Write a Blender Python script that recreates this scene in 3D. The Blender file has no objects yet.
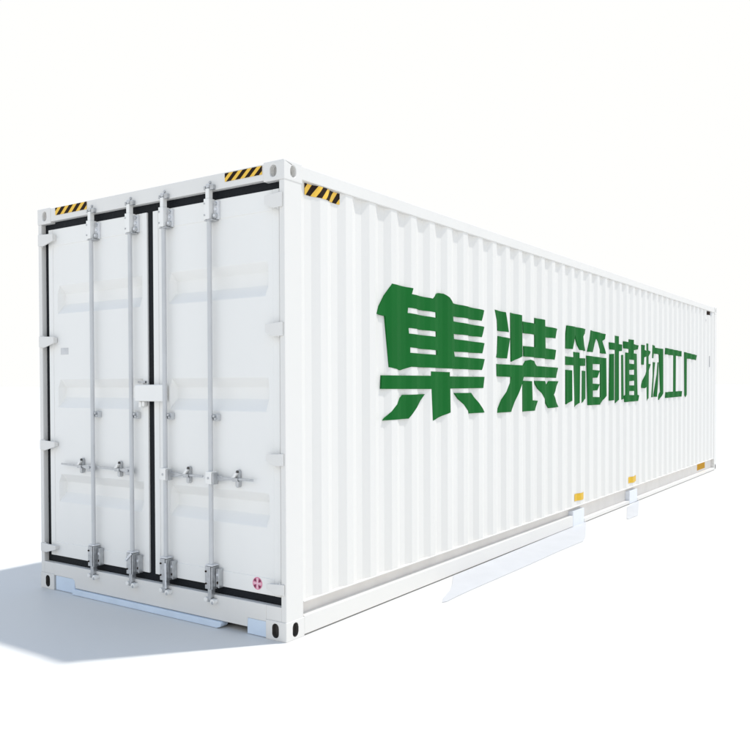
import bpy, bmesh, math, random
from mathutils import Vector
from mathutils.geometry import tessellate_polygon

random.seed(4)
scene = bpy.context.scene
col = scene.collection
W, L, H = 2.438, 12.192, 2.896          # forty-foot high-cube container, metres

# ------------------------------------------------------------------ materials
def material(name, base, rough=.5, metal=0.0, vary=.03, vscale=3.0, bump=0.0, bscale=40.0,
             coat=0.0, spec=.5, streak=False):
    m = bpy.data.materials.new(name); m.use_nodes = True
    nt = m.node_tree; bs = nt.nodes['Principled BSDF']
    bs.inputs['Roughness'].default_value = rough
    bs.inputs['Metallic'].default_value = metal
    bs.inputs['Specular IOR Level'].default_value = spec
    bs.inputs['Coat Weight'].default_value = coat
    bs.inputs['Coat Roughness'].default_value = .12
    tc = nt.nodes.new('ShaderNodeTexCoord')
    mp = nt.nodes.new('ShaderNodeMapping')
    if streak: mp.inputs['Scale'].default_value = (1, 1, .12)
    nt.links.new(tc.outputs['Object'], mp.inputs['Vector'])
    n = nt.nodes.new('ShaderNodeTexNoise')
    n.inputs['Scale'].default_value = vscale; n.inputs['Detail'].default_value = 6
    nt.links.new(mp.outputs['Vector'], n.inputs['Vector'])
    r = nt.nodes.new('ShaderNodeValToRGB')
    r.color_ramp.elements[0].position = .3; r.color_ramp.elements[1].position = .7
    r.color_ramp.elements[0].color = tuple(c * (1 - vary) for c in base) + (1,)
    r.color_ramp.elements[1].color = tuple(min(1, c * (1 + vary)) for c in base) + (1,)
    nt.links.new(n.outputs['Fac'], r.inputs['Fac'])
    nt.links.new(r.outputs['Color'], bs.inputs['Base Color'])
    mr = nt.nodes.new('ShaderNodeMapRange')
    mr.inputs['To Min'].default_value = rough * .85; mr.inputs['To Max'].default_value = min(1, rough * 1.15)
    nt.links.new(n.outputs['Fac'], mr.inputs['Value'])
    nt.links.new(mr.outputs['Result'], bs.inputs['Roughness'])
    if bump:
        n2 = nt.nodes.new('ShaderNodeTexNoise'); n2.inputs['Scale'].default_value = bscale
        n2.inputs['Detail'].default_value = 3
        nt.links.new(tc.outputs['Object'], n2.inputs['Vector'])
        b = nt.nodes.new('ShaderNodeBump'); b.inputs['Strength'].default_value = bump
        b.inputs['Distance'].default_value = .01
        nt.links.new(n2.outputs['Fac'], b.inputs['Height'])
        nt.links.new(b.outputs['Normal'], bs.inputs['Normal'])
    return m

PAINT = material('white_paint', (.755, .74, .71), .42, vary=.015, vscale=2.2, bump=.12, bscale=3.5, streak=True)
DOORPAINT = material('white_door_paint', (.845, .835, .805), .38, vary=.018, vscale=2.0, bump=.22, bscale=2.2, streak=True)
RODPAINT = material('grey_white_rod_paint', (.56, .57, .58), .35, metal=.2, vary=.05, vscale=6)
RUBBER = material('black_rubber', (.006, .008, .011), .6, spec=.2, vary=.25, vscale=12, bump=.2, bscale=60)
GALV = material('galvanised_steel', (.50, .51, .52), .36, metal=.75, vary=.14, vscale=30, bump=.15, bscale=90)
GALVLIGHT = material('bright_zinc', (.72, .73, .75), .34, metal=.35, vary=.08, vscale=30)
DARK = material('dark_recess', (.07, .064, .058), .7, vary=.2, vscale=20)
GREEN = material('green_paint', (.008, .125, .022), .6, vary=.05, vscale=2.5, spec=.06)
YELLOW = material('yellow_label', (.86, .52, .05), .45, vary=.05, vscale=30)
AMBER = material('amber_label', (.72, .44, .008), .45, vary=.08, vscale=40)
RAILAMBER = material('dark_amber_label', (.55, .28, .004), .6, spec=.1, vary=.08, vscale=40)
BLACK = material('black_brown_stripe', (.02, .010, .006), .6, vary=.15, vscale=30, spec=.12)
PINK = material('pink_sticker', (.72, .26, .38), .45, vary=.06, vscale=60)
MAROON = material('maroon_print', (.17, .02, .06), .45, vary=.1, vscale=60)
PALEPINK = material('pale_pink_print', (.80, .55, .62), .45, vary=.05, vscale=60)
PALEBLUE = material('pale_blue_steel_and_shade', (.66, .76, .88), .4, metal=.1, vary=.04, vscale=8)  # skid bar steel; also carries the blue of shaded ground for the notch plates
PLATE = material('pale_ground_patch', (.60, .605, .62), .42, metal=.1, vary=.03, vscale=5, bump=.1, bscale=20)
WEB = material('beige_grey_shade', (.72, .69, .66), .55, vary=.05, vscale=5)  # shade of the recessed rail web is put into this base colour
POCKET = material('pale_pocket_paint', (.74, .77, .82), .4, vary=.03, vscale=6)
GHOST = material('grey_label', (.60, .60, .60), .5, vary=.08, vscale=20)

# ------------------------------------------------------------------ mesh helpers
class MB:
    """collects shapes; build() links them as one mesh object"""
    def __init__(self): self.v = []; self.f = []; self.m = []
    def add(self, verts, faces, mi=0):
        o = len(self.v); self.v += [tuple(p) for p in verts]
        for f in faces: self.f.append([o + i for i in f]); self.m.append(mi)
    def box(self, x0, x1, y0, y1, z0, z1, mi=0):
        self.add([(x0,y0,z0),(x1,y0,z0),(x1,y1,z0),(x0,y1,z0),(x0,y0,z1),(x1,y0,z1),(x1,y1,z1),(x0,y1,z1)],
                 [(0,3,2,1),(4,5,6,7),(0,1,5,4),(1,2,6,5),(2,3,7,6),(3,0,4,7)], mi)
    def prism(self, pts, axis, a, b, mi=0):
        """pts: 2D outline in the two axes other than `axis`, extruded from a to b"""
        def put(p, t):
            return (t, p[0], p[1]) if axis == 'x' else (p[0], t, p[1]) if axis == 'y' else (p[0], p[1], t)
        n = len(pts)
        tri = tessellate_polygon([[Vector((p[0], p[1], 0)) for p in pts]])
        self.add([put(p, a) for p in pts] + [put(p, b) for p in pts],
                 [tuple(t) for t in tri] + [tuple(n + i for i in reversed(t)) for t in tri] +
                 [(i, (i + 1) % n, n + (i + 1) % n, n + i) for i in range(n)], mi)
    def tube(self, p0, p1, r0, r1=None, seg=16, mi=0):
        r1 = r0 if r1 is None else r1
        p0, p1 = Vector(p0), Vector(p1); d = (p1 - p0).normalized()
        u = d.orthogonal().normalized(); w = d.cross(u)
        vs = []
        for p, r in ((p0, r0), (p1, r1)):
            for k in range(seg):
                a = 2 * math.pi * k / seg; vs.append(p + r * (math.cos(a) * u + math.sin(a) * w))
        fs = [(k, (k + 1) % seg, seg + (k + 1) % seg, seg + k) for k in range(seg)]
        fs += [tuple(reversed(range(seg))), tuple(range(seg, 2 * seg))]
        self.add(vs, fs, mi)
    def build(self, name, mats, parent=None, bevel=0, smooth=False, segs=2):
        me = bpy.data.meshes.new(name); me.from_pydata(self.v, [], self.f)
        mats = mats if isinstance(mats, (list, tuple)) else [mats]
        for m in mats: me.materials.append(m)
        for p, mi in zip(me.polygons, self.m): p.material_index = mi
        bm = bmesh.new(); bm.from_mesh(me)
        bmesh.ops.recalc_face_normals(bm, faces=bm.faces)
        bm.to_mesh(me); bm.free()
        if smooth:
            me.shade_smooth()
            me.set_sharp_from_angle(angle=math.radians(40))
        o = bpy.data.objects.new(name, me); col.objects.link(o)
        if parent: o.parent = parent
        if bevel:
            b = o.modifiers.new('bevel', 'BEVEL'); b.width = bevel; b.segments = segs
            b.limit_method = 'ANGLE'; b.angle_limit = math.radians(40)
            b.harden_normals = False
        return o

def ellipse(cx, cz, rx, rz, n=20):
    return [(cx + rx * math.cos(2 * math.pi * k / n), cz + rz * math.sin(2 * math.pi * k / n)) for k in range(n)]

def slot(cx, cz, hw, hh, n=8):
    pts = []
    for k in range(n + 1): a = math.pi * k / n; pts.append((cx + hw * math.cos(a), cz + hh - hw + hw * math.sin(a)))
    for k in range(n + 1): a = math.pi + math.pi * k / n; pts.append((cx + hw * math.cos(a), cz - hh + hw + hw * math.sin(a)))
    return pts

def label(o, text): o['label'] = text; return o

# ------------------------------------------------------------------ the container: root
root = bpy.data.objects.new('shipping_container', None)
col.objects.link(root)
root['label'] = 'long white corrugated steel shipping container with green characters painted on its side'
root['category'] = 'shipping container'

# ---- corner castings: hollow-looking blocks with oval holes
def casting(fx, fy, top):
    """fx: True at the x = 0 side, fy: True at the y = 0 end"""
    CX, CY, CZ = .162, .178, .118
    z0 = H - CZ if top else 0.0
    z1 = z0 + CZ
    def X(t): return -t if fx else -W + t        # t measured inwards from the outer face
    def Y(t): return t if fy else L - t
    m = MB()
    zc = z0 + CZ * .5
    hh = .044 if not top else .036
    # outer end face with hole, side face with hole (tessellated with a hole), inner walls of the holes
    def face(quad2, hole2, put, depth_put):
        loops = [[Vector((p[0], p[1], 0)) for p in quad2], [Vector((p[0], p[1], 0)) for p in hole2]]
        tri = tessellate_polygon(loops)
        allp = quad2 + hole2
        m.add([put(p) for p in allp], [tuple(t) for t in tri], 0)
        n = len(hole2)
        m.add([put(p) for p in hole2] + [depth_put(p) for p in hole2],
              [(i, (i + 1) % n, n + (i + 1) % n, n + i) for i in range(n)], 0 if top else 1)
        m.add([depth_put(p) for p in hole2], [tuple(range(n))], 1)
    a = slot(X(.086) , zc, .026, hh)
    qx = [(X(0), z0), (X(CX), z0), (X(CX), z1), (X(0), z1)]
    face(qx, a, lambda p: (p[0], Y(0), p[1]), lambda p: (p[0], Y(.035), p[1]))
    qy = [(Y(0), z0), (Y(CY), z0), (Y(CY), z1), (Y(0), z1)]
    face(qy, slot(Y(.090), zc, .027, hh), lambda p: (X(0), p[0], p[1]), lambda p: (X(.035), p[0], p[1]))
    # remaining four faces
    m.add([(X(0),Y(0),z1),(X(CX),Y(0),z1),(X(CX),Y(CY),z1),(X(0),Y(CY),z1)], [(0,1,2,3)])
    m.add([(X(0),Y(0),z0),(X(CX),Y(0),z0),(X(CX),Y(CY),z0),(X(0),Y(CY),z0)], [(0,1,2,3)])
    m.add([(X(CX),Y(0),z0),(X(CX),Y(CY),z0),(X(CX),Y(CY),z1),(X(CX),Y(0),z1)], [(0,1,2,3)])
    m.add([(X(0),Y(CY),z0),(X(CX),Y(CY),z0),(X(CX),Y(CY),z1),(X(0),Y(CY),z1)], [(0,1,2,3)])
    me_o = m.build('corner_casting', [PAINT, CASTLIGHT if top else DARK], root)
    bm = bmesh.new(); bm.from_mesh(me_o.data)
    bmesh.ops.remove_doubles(bm, verts=bm.verts, dist=1e-5)
    bmesh.ops.recalc_face_normals(bm, faces=bm.faces)
    bm.to_mesh(me_o.data); bm.free()
    b = me_o.modifiers.new('bevel', 'BEVEL'); b.width = .010; b.segments = 3
    b.limit_method = 'ANGLE'; b.angle_limit = math.radians(40)
    return me_o

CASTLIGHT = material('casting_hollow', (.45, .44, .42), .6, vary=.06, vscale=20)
for fx in (True, False):
    for fy in (True, False):
        for top in (True, False):
            casting(fx, fy, top)

# ---- corner posts
for sx in (True, False):
    for sy in (True, False):
        m = MB()
        def X(t): return -t if sx else -W + t
        def Y(t): return t if sy else L - t
        if sy:
            m.prism([(X(.003), Y(.004)), (X(.042), Y(.004)), (X(.042), Y(.150)), (X(.10), Y(.152)), (X(.10), Y(.172)), (X(.003), Y(.172))], 'z', .1175, H - .1175)
        else:
            m.box(min(X(.003), X(.12)), max(X(.003), X(.12)), min(Y(.004), Y(.172)), max(Y(.004), Y(.172)), .1175, H - .1175)
        m.build('corner_post', PAINT, root, bevel=.004)

# ---- rails
for s in (0, 1):
    def X(t): return -t if s == 0 else -W + t
    m = MB(); x0, x1 = sorted((X(.004), X(.064)))
    m.box(x0, x1, .1775, L - .1775, 2.806, 2.888)
    m.build('top_rail', PAINT, root, bevel=.004)
    rl = MB()
    x0, x1 = sorted((X(.0), X(.075)))
    # lower flange, notched for the two fork pockets on the lit side
    gaps = [(4.882, 5.246), (6.936, 7.291)] if s == 0 else []
    y = .1775
    for a, b in gaps + [(L - .1775, None)]:
        rl.box(x0, x1, y, a, .009, .125 if y < 1 else .048)    # the flange is lower past the first pocket
        y = b
    x0, x1 = sorted((X(.004), X(.070)))
    rl.box(x0, x1, .1785, L - .1785, .206, .216)
    ro = rl.build('bottom_rail', PAINT, root, bevel=.003)
    web = MB(); x0, x1 = sorted((X(.052), X(.0565)))
    web.box(x0, x1, .1780, L - .1780, .0400, .2075)
    web.build('rail_web', WEB, ro)
    if s == 0:
        for a, b in gaps:
            p = MB()                         # pale pocket plate that interrupts the flange
            p.box(-.060, -.003, a + .004, b - .004, .004, .168)
            p.box(-.058, .0015, a + .001, a + .013, .003, .170)
            p.build('fork_pocket', POCKET, ro, bevel=.002)

# ---- header and sill of the door end, far-end frame, roof, floor
m = MB(); m.box(-W + .1615, -.1615, .003, .10, 2.790, 2.888)
header = m.build('door_header', PAINT, root, bevel=.004)
m = MB()
sill_pts = [(-W + .1615, .206), (-W + .1615, .113), (-2.052, .113), (-2.030, .100), (-2.022, .046),
            (-.318, .046), (-.314, .103), (-.1615, .103), (-.1615, .206)]
m.prism(sill_pts, 'y', .003, .09)
sill = m.build('door_sill', PAINT, root, bevel=.004)
# sill ends that run up to the posts above the castings
for x0, x1 in ((-W + .042, -W + .1612), (-.1612, -.042)):
    m = MB(); m.box(x0, x1, .0045, .09, .1182, .2055)
    m.build('sill_end', PAINT, sill, bevel=.002)
# pale steel skid bar that fills most of the gap below the sill, and added plates coloured like shaded ground in its end notches
m = MB()
m.prism([(-2.030, .002), (-.56, .002), (-.53, .012), (-.52, .030), (-.53, .0425), (-2.030, .0425)], 'y', -.018, .05)
m.prism([(-2.034, .112), (-2.262, .112), (-2.262, .003), (-2.050, .003), (-2.034, .012)], 'y', .008, .05)
m.prism([(-.320, .102), (-.166, .102), (-.166, .003), (-.320, .003)], 'y', .008, .05)
m.build('skid_bar_notch_fill', PALEBLUE, sill, bevel=.003)
# dark underframe beam behind, in the shade under the floor
m = MB()
for k in range(34):
    y = .35 + k * .35
    m.box(-W + .08, -.08, y, y + .05, .06, .20)
m.build('floor_beam', PAINT, root)
m = MB(); m.box(-W + .06, -.06, .095, L - .09, .2005, .2300); m.build('floor', WEB, root)
m = MB(); m.box(-W + .05, -.05, .05, L - .05, 2.850, 2.880); m.build('roof', PAINT, root)
m = MB(); m.box(-W + .1615, -.1615, L - .10, L - .004, 2.790, 2.888); m.box(-W + .1615, -.1615, L - .10, L - .004, .03, .20)
m.box(-W + .11, -.11, L - .06, L - .02, .2, 2.79)
m.build('end_wall', PAINT, root)

# ---- corrugated side walls
PER, Y0 = .2811, .1659
def breaks():
    b = []
    for k in range(42):
        y = Y0 + k * PER
        b += [(y, 0), (y + .068, 1), (y + .138, 1), (y + .206, 0)]
    return b
BR = breaks()
OUT, DEP = .010, .023
def wall_depth(y):
    """distance of the sheet inwards from the outer plane at length y"""
    pts = [(.0, 0)] + BR + [(L, 0)]
    for (a, da), (b, db) in zip(pts, pts[1:]):
        if a <= y <= b:
            t = (y - a) / (b - a) if b > a else 0
            return OUT + DEP * (da + (db - da) * t)
    return OUT
walls = []
for s in (0, 1):
    def X(t): return -t if s == 0 else -W + t
    prof = [(.1540, OUT)] + [(y, OUT + DEP * d) for y, d in BR] + [(L - .1715, OUT)]
    m = MB(); zb, zt = .2155, 2.8065
    n = len(prof)
    vs = []
    for t in (0, .004):
        for y, d in prof: vs += [(X(d + t), y, zb), (X(d + t), y, zt)]
    fs = []
    for i in range(n - 1):
        fs.append((2 * i, 2 * i + 2, 2 * i + 3, 2 * i + 1))
        fs.append((2 * n + 2 * i, 2 * n + 2 * i + 1, 2 * n + 2 * i + 3, 2 * n + 2 * i + 2))
        fs.append((2 * i, 2 * n + 2 * i, 2 * n + 2 * i + 2, 2 * i + 2))
        fs.append((2 * i + 1, 2 * i + 3, 2 * n + 2 * i + 3, 2 * n + 2 * i + 1))
    m.add(vs, fs)
    o = m.build('side_wall', PAINT, root)
    b = o.modifiers.new('bevel', 'BEVEL'); b.width = .012; b.segments = 3
    b.limit_method = 'ANGLE'; b.angle_limit = math.radians(20)
    walls.append(o)
wall = walls[0]

def on_wall(name, polys, mats, parent, lift=.0022, sag=1.0):
    """polys: list of (loops, material index, extra lift); loops in (y, z), bent onto the corrugation;
    with sag < 1 it is a thick vinyl that bridges the ribs and only partly follows them, its edges closed down to the sheet"""
    bm = bmesh.new()
    for loops, mi, extra in polys:
        tri = tessellate_polygon([[Vector((p[0], p[1], 0)) for p in lp] for lp in loops])
        flat = [p for lp in loops for p in lp]
        vs = [bm.verts.new((extra, p[0], p[1])) for p in flat]
        for t in tri:
            try: f = bm.faces.new([vs[i] for i in t]); f.material_index = mi
            except ValueError: pass
    ys = [v.co.y for v in bm.verts]; lo, hi = min(ys), max(ys)
    for y, d in BR:
        for q in (y - .012, y - .004, y + .004, y + .012):
            if lo < q < hi:
                bmesh.ops.bisect_plane(bm, geom=bm.verts[:] + bm.edges[:] + bm.faces[:], plane_co=(0, q, 0), plane_no=(0, 1, 0))
    def sm(y):
        return sum(wall_depth(y + e) for e in (-.008, -.003, .003, .008)) / 4
    for v in bm.verts: v.co.x = -(OUT + sag * (sm(v.co.y) - OUT)) + lift + v.co.x
    if sag < 1:
        low = {}
        for e in [e for e in bm.edges if len(e.link_faces) == 1]:
            for v in e.verts:
                if v not in low: low[v] = bm.verts.new((-wall_depth(v.co.y) - .001, v.co.y, v.co.z))
            a, b = e.verts
            bm.faces.new((a, b, low[b], low[a]))
    bmesh.ops.recalc_face_normals(bm, faces=bm.faces)
    for f in bm.faces:
        if sag == 1 and f.normal.x < 0: f.normal_flip()
    me = bpy.data.meshes.new(name); bm.to_mesh(me); bm.free()
    for mt in mats: me.materials.append(mt)
    o = bpy.data.objects.new(name, me); col.objects.link(o); o.parent = parent
    return o

# outlines of the seven characters in (length, height) metres on the wall; first loop outer, rest holes
LETTERS = [
[[[(1.222,2.273),(1.524,2.267),(1.501,2.222),(1.822,2.215),(1.87,2.249),(1.932,2.268),(2.008,2.269),(2.097,2.246),(2.163,2.205),(2.741,2.189),(2.675,2.094),(2.162,2.102),(2.17,2.06),(2.743,2.046),(2.677,1.954),(2.175,1.96),(2.183,1.917),(2.749,1.905),(2.686,1.815),(2.182,1.816),(2.201,1.775),(2.755,1.767),(2.679,1.672),(1.494,1.681),(1.349,1.654),(1.188,1.674),(1.149,2.037),(1.029,2.045)],[(1.456,2.119),(1.875,2.111),(1.882,2.069),(1.451,2.079)],[(1.46,1.969),(1.886,1.962),(1.886,1.921),(1.466,1.927)],[(1.479,1.825),(1.901,1.815),(1.9,1.78),(1.479,1.785)]],[[(1.102,1.615),(1.787,1.616),(1.788,1.65),(2.095,1.647),(2.095,1.613),(2.748,1.613),(2.709,1.516),(2.102,1.515),(2.107,1.323),(1.817,1.268),(1.797,1.514),(1.094,1.519)]],[[(1.393,1.473),(1.71,1.475),(1.458,1.296),(1.12,1.295)]],[[(2.2,1.478),(2.495,1.477),(2.747,1.304),(2.452,1.304)]]],
[[[(2.937,2.209),(3.176,2.202),(3.239,2.025),(3.019,2.028)]],[[(3.037,1.98),(3.265,1.969),(3.197,1.783),(2.963,1.786)]],[[(3.278,2.206),(3.539,2.199),(3.552,1.812),(3.32,1.756)]],[[(3.574,2.143),(3.877,2.138),(3.87,2.195),(4.122,2.191),(4.122,2.128),(4.47,2.121),(4.4,2.018),(4.13,2.018),(4.142,1.908),(4.429,1.899),(4.368,1.798),(3.618,1.813),(3.612,1.911),(3.877,1.909),(3.87,2.028),(3.591,2.036)]],[[(2.966,1.729),(3.601,1.726),(3.661,1.77),(3.742,1.784),(3.84,1.773),(3.925,1.725),(4.495,1.717),(4.429,1.611),(3.601,1.618),(3.31,1.293),(3.008,1.293),(3.31,1.613),(2.972,1.621)]],[[(3.594,1.58),(3.778,1.577),(3.793,1.391),(3.951,1.384),(3.869,1.289),(3.562,1.288),(3.549,1.527)]],[[(3.851,1.58),(4.115,1.579),(4.181,1.532),(4.252,1.579),(4.504,1.577),(4.348,1.438),(4.504,1.309),(4.24,1.304)]]],
[[[(4.763,2.172),(5.326,2.163),(5.307,2.109),(5.229,2.074),(5.327,1.917),(5.125,1.922),(4.989,2.087),(4.897,1.924),(4.675,1.926)]],[[(5.466,2.157),(6.004,2.138),(5.982,2.077),(5.916,2.053),(6.018,1.904),(5.821,1.909),(5.681,2.078),(5.577,1.911),(5.386,1.91)]],[[(4.686,1.842),(4.916,1.837),(4.908,1.895),(5.121,1.893),(5.121,1.832),(5.327,1.834),(5.319,1.75),(5.133,1.746),(5.126,1.34),(4.953,1.298),(4.92,1.749),(4.686,1.753)]],[[(4.721,1.699),(4.879,1.694),(4.884,1.368),(4.729,1.331)]],[[(5.179,1.695),(5.327,1.693),(5.328,1.383),(5.172,1.336)]],[[(5.374,1.866),(6.027,1.853),(6.042,1.407),(5.823,1.305),(5.396,1.307)],[(5.573,1.778),(5.83,1.776),(5.845,1.392),(5.583,1.397),(5.582,1.471),(5.708,1.474),(5.788,1.544),(5.578,1.551),(5.574,1.617),(5.707,1.62),(5.792,1.702),(5.574,1.709)]]],
[[[(6.19,2.048),(6.374,2.045),(6.366,2.137),(6.527,2.136),(6.527,2.038),(6.672,2.037),(6.651,1.958),(6.528,1.951),(6.531,1.348),(6.41,1.31),(6.407,1.959),(6.21,1.963)]],[[(6.21,1.907),(6.327,1.914),(6.33,1.349),(6.193,1.344)]],[[(6.602,1.905),(6.727,1.912),(6.751,1.354),(6.613,1.349)]],[[(6.755,2.083),(6.97,2.078),(6.97,2.117),(7.147,2.117),(7.147,2.062),(7.375,2.054),(7.353,2.0),(7.148,1.983),(7.148,1.941),(7.316,1.941),(7.347,1.401),(7.394,1.393),(7.366,1.32),(6.789,1.315),(6.78,1.395),(6.81,1.407),(6.807,1.944),(6.971,1.941),(6.962,1.987),(6.764,1.996)],[(6.98,1.864),(7.157,1.854),(7.158,1.802),(6.985,1.806)],[(6.981,1.724),(7.158,1.73),(7.159,1.663),(6.986,1.665)],[(6.986,1.581),(7.164,1.588),(7.164,1.526),(6.986,1.525)],[(6.987,1.454),(7.164,1.453),(7.165,1.4),(6.987,1.401)]]],
[[[(7.727,2.093),(7.862,2.096),(7.863,2.006),(7.94,1.991),(7.931,1.964),(7.876,1.92),(7.877,1.819),(7.95,1.815),(7.89,1.73),(7.88,1.349),(7.753,1.313),(7.739,1.505),(7.669,1.487),(7.533,1.492),(7.721,1.717),(7.728,1.917),(7.645,1.903),(7.633,1.803),(7.503,1.807),(7.529,2.068),(7.665,2.067),(7.657,2.003),(7.728,1.993)]],[[(8.026,2.086),(8.18,2.08),(8.194,2.05),(8.594,2.047),(8.614,1.413),(8.414,1.316),(8.381,1.335),(8.482,1.427),(8.445,1.96),(8.137,1.969),(8.115,1.902),(8.006,1.902)]],[[(8.085,1.847),(8.196,1.846),(8.075,1.358),(7.966,1.36)]],[[(8.286,1.848),(8.395,1.85),(8.267,1.362),(8.164,1.363)]]],
[[[(8.761,2.067),(9.674,2.047),(9.669,1.966),(9.339,1.968),(9.334,1.429),(9.708,1.431),(9.676,1.346),(8.758,1.338),(8.767,1.422),(9.154,1.427),(9.159,1.969),(8.752,1.974)]]],
[[[(9.889,2.04),(10.732,2.014),(10.69,1.932),(10.02,1.945),(10.027,1.378),(9.926,1.331),(9.897,1.359)]]]]

names = ['first character 集 of the green lettering, nearest the doors', 'second green character 装', 'third green character 箱',
         'fourth green character 植', 'fifth green character 物', 'sixth green character 工', 'last green character 厂, nearest the far end']
for ch, nm in zip(LETTERS, names):
    o = on_wall('painted_character', [(loops, 0, 0) for loops in ch], [GREEN], wall, sag=.5)
    label(o, nm)

# small yellow fork-pocket labels on the wall, amber one on the rail near the far end
for i, (a, b) in enumerate(((4.98, 5.30), (6.94, 7.32))):
    on_wall('pocket_label', [([[(a, .262), (b, .262), (b, .342), (a, .342)]], 0, 0)], [AMBER], wall, lift=.003)
m = MB(); m.box(-.060, -.049, 10.93, 11.50, .085, .200)
label(m.build('rail_label', RAILAMBER, root), 'amber label on the bottom rail near the far end')

# hazard label under the top rail, bent over the first corrugation
def hazard(x0, x1, z0, z1, n, slant, first=0.0):
    """yellow ground and clipped black diagonal stripes as 2-D polygons"""
    out = [([[(x0, z0), (x1, z0), (x1, z1), (x0, z1)]], 0, 0)]
    p = (x1 - x0) / n
    for k in range(-1, n + 1):
        a = x0 + (k + first) * p; b = a + p * .52
        q = [(a, z0), (b, z0), (b + slant, z1), (a + slant, z1)]
        # clip in x
        def clip(poly, xv, keep_right):
            r = []
            for (ax, az), (bx, bz) in zip(poly, poly[1:] + poly[:1]):
                ina = ax >= xv if keep_right else ax <= xv
                inb = bx >= xv if keep_right else bx <= xv
                if ina: r.append((ax, az))
                if ina != inb:
                    t = (xv - ax) / (bx - ax); r.append((xv, az + t * (bz - az)))
            return r
        q = clip(q, x0, True)
        if len(q) > 2: q = clip(q, x1, False)
        if len(q) > 2: out.append(([q], 1, .0008))
    return out
o = on_wall('hazard_label', hazard(.236, .602, 2.730, 2.802, 4, .062, .12), [YELLOW, BLACK], wall, lift=.003)
label(o, 'yellow and black striped label under the top rail')

def hazard_on_header(x0, x1, z0, z1, first):
    bm = bmesh.new()
    for loops, mi, extra in hazard(x0, x1, z0, z1, 4, .062, first):
        vs = [bm.verts.new((p[0], .0005 - extra, p[1])) for p in loops[0]]
        f = bm.faces.new(vs); f.material_index = mi
    bmesh.ops.recalc_face_normals(bm, faces=bm.faces)
    for f in bm.faces:
        if f.normal.y > 0: f.normal_flip()
    me = bpy.data.meshes.new('hazard_label'); bm.to_mesh(me); bm.free()
    me.materials.append(YELLOW); me.materials.append(BLACK)
    o = bpy.data.objects.new('hazard_label', me); col.objects.link(o); o.parent = header
    return o
hazard_on_header(-2.215, -1.845, 2.829, 2.884, .12)
hazard_on_header(-.480, -.172, 2.827, 2.880, .15)

# small dark marks near the far end of the wall
on_wall('stencil_mark', [([[(11.52, 2.735), (11.72, 2.735), (11.72, 2.798), (11.52, 2.798)]], 0, 0),
                         ([[(11.78, 2.735), (11.86, 2.735), (11.89, 2.798), (11.81, 2.798)]], 1, 0)], [BLACK, GHOST], wall)
on_wall('stencil_mark', [([[(11.35, 2.615), (11.41, 2.615), (11.41, 2.648), (11.35, 2.648)]], 0, 0)], [GHOST], wall)
m = MB(); m.tube((-.004, 11.633, 1.833), (-.004, 11.633, 2.024), .008, seg=8)
m.build('vent_strip', GHOST, wall)

# ------------------------------------------------------------------ doors
YF = .030                               # door frame face
ZD0, ZD1 = .258, 2.735
REC = [(.672, .742, .822, .884), (1.385, 1.462, 1.536, 1.598), (2.094, 2.166, 2.246, 2.306)]
HZ = [(2.612, 2.702), (1.842, 1.928), (1.060, 1.136), (.280, .348)]
def door(x0, x1, xa, xb, hinge_left):
    m = MB()
    # frame: stiles and rails
    fw = .052
    m.box(x0, x0 + fw, YF, YF + .045, ZD0, ZD1)
    m.box(x1 - fw, x1, YF, YF + .045, ZD0, ZD1)
    m.box(x0 + fw + .0005, x1 - fw - .0005, YF + .0005, YF + .045, ZD1 - .125, ZD1 - .0005)
    m.box(x0 + fw + .0005, x1 - fw - .0005, YF + .0005, YF + .045, ZD0 + .0005, ZD0 + .105)
    d = m.build('door', DOORPAINT, root, bevel=.004)
    # panel with three pressed horizontal channels
    xs = [x0 + fw, xa, xa + .030, xb - .030, xb, x1 - fw]
    zs = [ZD0 + .105]
    deep = set()
    for r in REC:
        for k, z in enumerate(r):
            if k in (1, 2): deep.add(len(zs))
            zs.append(z)
    zs.append(ZD1 - .125)
    vs, fs = [], []
    for j, z in enumerate(zs):
        for i, x in enumerate(xs):
            vs.append((x, YF + .005 + (.048 if (i in (2, 3) and j in deep) else 0), z))
    for j in range(len(zs) - 1):
        for i in range(len(xs) - 1):
            a = j * len(xs) + i
            fs.append((a, a + 1, a + len(xs) + 1, a + len(xs)))
    p = MB(); p.add(vs, fs); po = p.build('door_panel', DOORPAINT, d)
    bm = bmesh.new(); bm.from_mesh(po.data)
    for f in bm.faces:
        if f.normal.y > 0: f.normal_flip()
    bm.to_mesh(po.data); bm.free()
    b = po.modifiers.new('bevel', 'BEVEL'); b.width = .004; b.segments = 2
    b.limit_method = 'ANGLE'; b.angle_limit = math.radians(12)
    return d
dl = door(-2.346, -1.240, -2.245, -1.292, True);  label(dl, 'left white door leaf')
dr = door(-1.180, -.064, -1.032, -.156, False);   label(dr, 'right white door leaf with a round pink sticker')

# rubber gaskets: one ring per leaf, seen as black lines round it
def gasket(d, x0, x1, gx0, gx1):
    m = MB(); y0, y1 = .043, .070
    m.box(gx0, gx1, y0, y1, ZD1 - .004, 2.7905)
    m.box(gx0, gx1, y0, y1, .2060, ZD0 + .004)
    m.box(gx0, x0 + .006, y0 + .0005, y1, ZD0 + .004, ZD1 - .004)
    m.box(x1 - .006, gx1, y0 + .0005, y1, ZD0 + .004, ZD1 - .004)
    m.build('door_gasket', RUBBER, d)
gasket(dl, -2.346, -1.240, -W + .044, -1.2115)
gasket(dr, -1.180, -.064, -1.2105, -.044)
# backing so that nothing shows through behind the leaves
m = MB(); m.box(-W + .045, -.045, .088, .10, .2065, 2.7895); m.build('door_backing', DARK, root)

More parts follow.
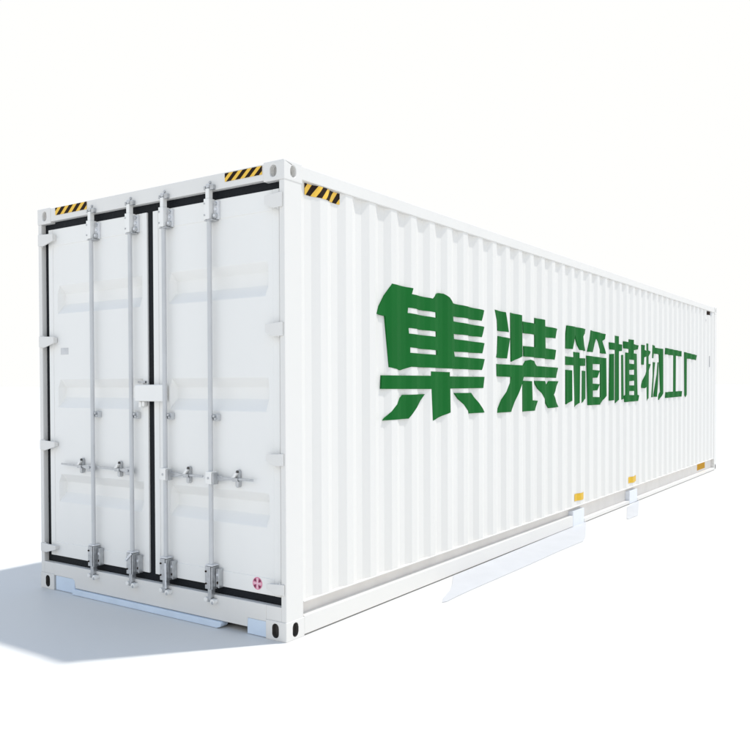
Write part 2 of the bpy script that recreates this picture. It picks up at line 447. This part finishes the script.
# hinges
def hinge(d, z0, z1, left):
    def X(t): return -W + t if left else -t
    m = MB()
    e = .195 if left else .150
    out = [(X(.014), z0 + .004), (X(.080), z0), (X(e), z0 + .030), (X(e), z1 - .008), (X(.014), z1)]
    m.prism(out, 'y', -.008, .0028)
    a, b = sorted((X(.075), X(e - .004)))
    m.box(a, b, -.004, .0305, z0 + .032, z1 - .012)
    m.tube((X(.052), .008, z0 - .004), (X(.052), .008, z1 + .004), .008, seg=12)
    m.build('hinge', PAINT, d, bevel=.002)
for z0, z1 in HZ: hinge(dl, z0, z1, True)
for z0, z1 in HZ: hinge(dr, z0, z1, False)

# round sticker on the right leaf
m = MB(); cx, cz, r = -.253, .320, .039
yb = YF - .0012
m.prism(ellipse(cx, cz, r, r, 32), 'y', yb, yb + .0016, 0)
for k in range(4):
    a0 = math.pi / 4 + k * math.pi / 2
    pts = [(cx + .012 * math.cos(a0 - .2), cz + .012 * math.sin(a0 - .2))]
    for q in range(6):
        a = a0 - .34 + .68 * q / 5; pts.append((cx + .034 * math.cos(a), cz + .034 * math.sin(a)))
    m.prism(pts, 'y', yb - .0008, yb + .0004, 1)
m.prism([(cx - .005, cz - .033), (cx + .005, cz - .033), (cx + .005, cz + .033), (cx - .005, cz + .033)], 'y', yb - .0006, yb + .0003, 2)
m.prism([(cx - .033, cz - .004), (cx - .006, cz - .004), (cx - .006, cz + .004), (cx - .033, cz + .004)], 'y', yb - .0006, yb + .0003, 2)
m.prism([(cx + .006, cz - .004), (cx + .033, cz - .004), (cx + .033, cz + .004), (cx + .006, cz + .004)], 'y', yb - .0006, yb + .0003, 2)
label(m.build('round_sticker', [PINK, MAROON, PALEPINK], dr), 'round pink sticker with dark red marks')
# faint blank grey label on the left leaf
m = MB(); m.box(-2.21, -2.12, YF + .0032, YF + .006, 1.785, 1.835); m.build('blank_label', GHOST, dl)

# centre latch cover that bridges both leaves
m = MB()
m.box(-1.318, -1.040, -.022, .0285, 1.442, 1.556)
m.box(-1.300, -1.272, -.006, .0285, 1.398, 1.4415)
m.box(-1.262, -1.238, -.010, .0285, 1.405, 1.4415)
latch = m.build('latch_cover', DOORPAINT, root, bevel=.008, segs=3)
m = MB(); m.box(-1.322, -1.250, .012, .0292, 1.566, 1.581); m.build('latch_slot', GALV, latch, bevel=.001)

# ------------------------------------------------------------------ locking rods with their hardware
RX = [-1.790, -1.371, -1.033, -.612]
RY, RR = -.006, .0150
for i, x in enumerate(RX):
    m = MB()
    m.tube((x, RY, .300), (x, RY, 2.690), RR, seg=24)
    rod = m.build('locking_rod', RODPAINT, root, smooth=True)
    # upper bearing bracket: plate block, ear with bolts
    m = MB()
    m.box(x - .027, x + .019, RY - .022, YF, 2.606, 2.736)
    m.box(x + .021, x + .062, RY + .016, YF, 2.606, 2.722, mi=2)
    m.box(x - .015, x + .015, RY - .018, RY + .018, 2.737, 2.800)
    for z in (2.632, 2.705): m.tube((x - .020, RY - .027, z), (x - .020, RY - .02, z), .006, seg=10, mi=1)
    m.tube((x + .042, RY + .002, 2.627), (x + .042, RY + .018, 2.627), .019, seg=20, mi=1)
    m.tube((x + .042, RY - .002, 2.627), (x + .042, RY + .003, 2.627), .010, seg=16, mi=2)
    m.tube((x + .042, RY + .006, 2.668), (x + .042, RY + .018, 2.668), .011, seg=16, mi=2)
    m.tube((x + .042, RY + .004, 2.704), (x + .042, RY + .018, 2.704), .012, seg=16, mi=1)
    m.box(x - .029, x + .046, RY - .018, YF, 2.596, 2.602, mi=1)
    m.build('rod_bracket', [DOORPAINT, GALV, GALVLIGHT], rod, bevel=.002)
    # lower bearing bracket
    zb = (.246, .244, .246, .246)[i]
    m = MB()
    m.box(x - .032, x + .014, RY - .028, YF, zb, zb + .145)
    m.box(x + .016, x + .026, RY - .022, YF, zb - .002, zb + .142)
    m.box(x + .028, x + .064, RY + .008, YF, zb + .012, zb + .130)
    m.box(x + .0615, x + .068, RY - .004, YF, zb + .010, zb + .133)
    m.tube((x + .046, RY + .002, zb + .092), (x + .046, RY + .012, zb + .092), .010, seg=12, mi=1)
    m.tube((x + .046, RY + .004, zb + .040), (x + .046, RY + .012, zb + .040), .009, seg=12, mi=2)
    for z in (zb + .034, zb + .112): m.tube((x - .023, RY - .034, z), (x - .023, RY - .02, z), .0065, seg=10, mi=2)
    m.box(x - .034, x + .030, RY - .024, YF - .002, zb + .146, zb + .156, mi=1)
    # cam shaft that crosses the gasket
    m.box(x - .018, x + .014, RY - .018, RY + .018, .188, zb - .001)
    if i in (1, 2):
        m.prism([(x - .040, zb + .100), (x - .030, zb + .088), (x + .030, zb + .140), (x + .020, zb + .152)] if i == 1 else
                [(x + .024, zb - .050), (x + .036, zb - .050), (x + .034, zb + .120), (x + .020, zb + .120)], 'y', RY - .036, RY - .0285, mi=1)
    m.build('rod_bracket', [GALV, GALVLIGHT, BLACK], rod, bevel=.0025)
    # mid guide with a bolt
    m = MB()
    m.box(x + .016, x + .052, RY + .010, YF + .004, 1.322, 1.366)
    m.tube((x + .030, RY - .006, 1.353), (x + .030, RY + .012, 1.353), .009, seg=10, mi=1)
    m.tube((x + .042, RY - .006, 1.336), (x + .042, RY + .012, 1.336), .008, seg=10, mi=1)
    m.box(x - .030, x - .018, RY + .016, YF + .004, 1.335, 1.347, mi=1)
    m.box(x - .020, x + .018, RY + .014, YF + .004, 1.326, 1.362, mi=2)
    m.build('rod_guide', [RODPAINT, GALV, RODPAINT], rod, bevel=.002)
    # handle: swings outwards from the rod, held by a catch
    s = -1 if i < 2 else 1
    zh = (.958, .957, .957, .958)[i]
    tip, catch = ((.385, .158), (.385, .155), (.340, .196), (.352, .212))[i]
    m = MB()
    # blade: broad at the hub, thin at the tip
    up = .008 if s < 0 else .004
    m.prism([(x + s * .012, zh - .020), (x + s * .075, zh - .018), (x + s * .125, zh - .007), (x + s * tip, zh + up - .007),
             (x + s * tip, zh + up + .007), (x + s * .125, zh + .010), (x + s * .075, zh + .016), (x + s * .012, zh + .018)], 'y', .000, .009)
    m.build('handle', GALV, rod, bevel=.003)
    m = MB()
    if s > 0:
        m.box(x - .018, x + .034, RY - .034, RY + .020, zh - .038, zh + .042, mi=0)
        m.box(x + .036, x + .048, RY - .028, RY + .020, zh - .040, zh + .034, mi=1)
        m.tube((x + .008, RY - .038, zh), (x + .008, RY - .032, zh), .008, seg=12, mi=1)
    else:
        m.box(x - .066, x - .014, RY - .004, RY + .022, zh - .030, zh + .022, mi=1)
        m.tube((x - .036, RY - .012, zh), (x - .036, RY - .002, zh), .008, seg=12, mi=1)
    m.build('handle_hub', [DOORPAINT, GALV], rod, bevel=.003)
    m = MB(); c = x + s * catch
    m.prism(slot(c, zh + .004, .016, .056), 'y', .014, YF + .004)
    m.prism(slot(c + .003, zh - .028, .012, .022), 'y', .004, .0138)
    m.tube((c + .002, .006, zh + .048), (c + .002, .0138, zh + .048), .009, seg=12, mi=2)
    m.prism([(c - .036, zh + .010), (c - .012, zh + .010), (c + .010, zh + .040), (c - .006, zh + .044)], 'y', -.004, .0138, mi=1)
    m.box(c - .030, c + .016, -.006, -.0006, zh - .012, zh + .010)
    m.build('handle_catch', [GALV, DOORPAINT, DARK], rod, bevel=.002)

    # keepers: claws on header and sill that take the cams
    m = MB()
    m.box(x - .034, x - .019, -.022, .004, 2.794, 2.818)
    m.box(x + .019, x + .050, -.022, .004, 2.790, 2.822)
    m.box(x - .030, x + .044, -.010, .0042, 2.802, 2.812, mi=1)
    m.tube((x + .004, -.006, 2.842), (x + .004, .004, 2.842), .009, seg=10)
    m.box(x - .012, x + .016, -.024, .002, 2.804, 2.828, mi=1)
    m.build('cam_keeper', [GALV, RODPAINT], header, bevel=.003)
    m = MB()
    m.tube((x - .030, -.034, .176), (x - .030, .004, .176), .015, seg=14)
    m.tube((x + .030, -.036, .168), (x + .030, .004, .168), .018, seg=14)
    m.box(x - .038, x + .042, -.014, .0042, .156, .186, mi=1)
    m.box(x - .012, x + .010, -.026, .002, .172, .196, mi=1)
    m.tube((x + .034, -.040, .162), (x + .034, -.034, .162), .010, seg=12, mi=1)
    m.build('cam_keeper', [DOORPAINT, GALV], sill, bevel=.003)

# ------------------------------------------------------------------ added thin plates standing in for stray pale patches beside the rail
def added_ground_plate(name, pts, lab):
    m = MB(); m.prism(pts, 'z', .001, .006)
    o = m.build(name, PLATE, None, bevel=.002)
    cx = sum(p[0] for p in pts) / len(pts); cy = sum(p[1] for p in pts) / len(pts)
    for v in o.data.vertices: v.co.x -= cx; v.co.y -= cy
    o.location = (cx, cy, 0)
    o['label'] = lab; o['category'] = 'added plate'
    o['group'] = 'added stand-ins for pale patches beside the container'
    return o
added_ground_plate('pale_patch_plate', [(-0.012, 5.33), (0.296, 4.422), (0.366, 4.145), (0.35, 3.569), (0.349, 2.868), (0.341, 2.279), (0.333, 1.764), (0.337, 1.518), (0.342, 1.386), (0.326, 1.342), (0.279, 1.444), (0.21, 1.68), (0.134, 1.855), (0.015, 2.098)], 'long added plate standing in for a pale grey patch along the container rail')
added_ground_plate('pale_patch_plate', [(-0.005, 7.377), (0.337, 6.128), (0.347, 6.045), (0.335, 5.732), (0.313, 5.76), (0.051, 6.657)], 'short added plate standing in for a pale grey patch below the far yellow pocket label')

# ------------------------------------------------------------------ ground
GROUND = material('white_ground', (.72, .71, .685), .55, vary=.012, vscale=.7, bump=.10, bscale=25, coat=0.0, spec=.35)
m = MB(); S = 900
m.add([(-S, -S, 0), (S, -S, 0), (S, S, 0), (-S, S, 0)], [(0, 1, 2, 3)])
g = m.build('ground', GROUND); g['kind'] = 'structure'

# ------------------------------------------------------------------ light: daylight sky with milky haze, one sun
SD = Vector((.80, 1.0, 2.896)).normalized()
elev = math.asin(SD.z); azim = math.atan2(SD.x, SD.y)
w = bpy.data.worlds.new('World'); scene.world = w; w.use_nodes = True
nt = w.node_tree; bg = nt.nodes['Background']
sky = nt.nodes.new('ShaderNodeTexSky'); sky.sky_type = 'NISHITA'; sky.sun_disc = False
sky.sun_elevation = elev; sky.sun_rotation = azim
sky.air_density = 1.0; sky.dust_density = 0.2; sky.ozone_density = 3.5
# bright milky haze low in the sky all round, pale blue above it, clear blue overhead
tc = nt.nodes.new('ShaderNodeTexCoord'); sep = nt.nodes.new('ShaderNodeSeparateXYZ')
nt.links.new(tc.outputs['Generated'], sep.inputs['Vector'])
def band(lo, hi):
    mr = nt.nodes.new('ShaderNodeMapRange'); mr.interpolation_type = 'SMOOTHSTEP'
    mr.inputs['From Min'].default_value = lo; mr.inputs['From Max'].default_value = hi
    mr.inputs['To Min'].default_value = 1; mr.inputs['To Max'].default_value = 0
    nt.links.new(sep.outputs['Z'], mr.inputs['Value'])
    return mr.outputs['Result']
def mix(fac, a, b):
    mx = nt.nodes.new('ShaderNodeMix'); mx.data_type = 'RGBA'
    nt.links.new(fac, mx.inputs['Factor'])
    nt.links.new(a, mx.inputs['A']); mx.inputs['B'].default_value = b
    return mx.outputs['Result']
k = 1 / .15
pale = mix(band(.72, .95), sky.outputs['Color'], (.72 * k, .91 * k, 1.17 * k, 1))
hazy = mix(band(.44, .60), pale, (1.0 * k, 1.0 * k, .985 * k, 1))
nt.links.new(hazy, bg.inputs['Color'])
bg.inputs['Strength'].default_value = .15
sun = bpy.data.lights.new('sun', 'SUN'); sun.energy = 2.9; sun.angle = math.radians(1.6)
sun.color = (1.0, .975, .93)
so = bpy.data.objects.new('sun', sun); col.objects.link(so)
so.rotation_euler = (-SD).to_track_quat('-Z', 'Y').to_euler(); so.location = SD * 40

# ------------------------------------------------------------------ camera
cam = bpy.data.cameras.new('camera'); co = bpy.data.objects.new('camera', cam); col.objects.link(co)
co.location = (3.14243, -3.83300, 1.54946)
co.rotation_euler = (1.5541197, .0040797, .6196188)
cam.sensor_width = 36; cam.lens = 828.13 / 750 * 36
cam.shift_x = (375 - 340.7065) / 750; cam.shift_y = (398.581 - 375) / 750
cam.clip_end = 3000; cam.clip_start = .05
scene.camera = co
vs_ = scene.view_settings
vs_.view_transform = 'Standard'; vs_.look = 'None'; vs_.exposure = 0.0; vs_.gamma = 1
vs_.use_curve_mapping = False
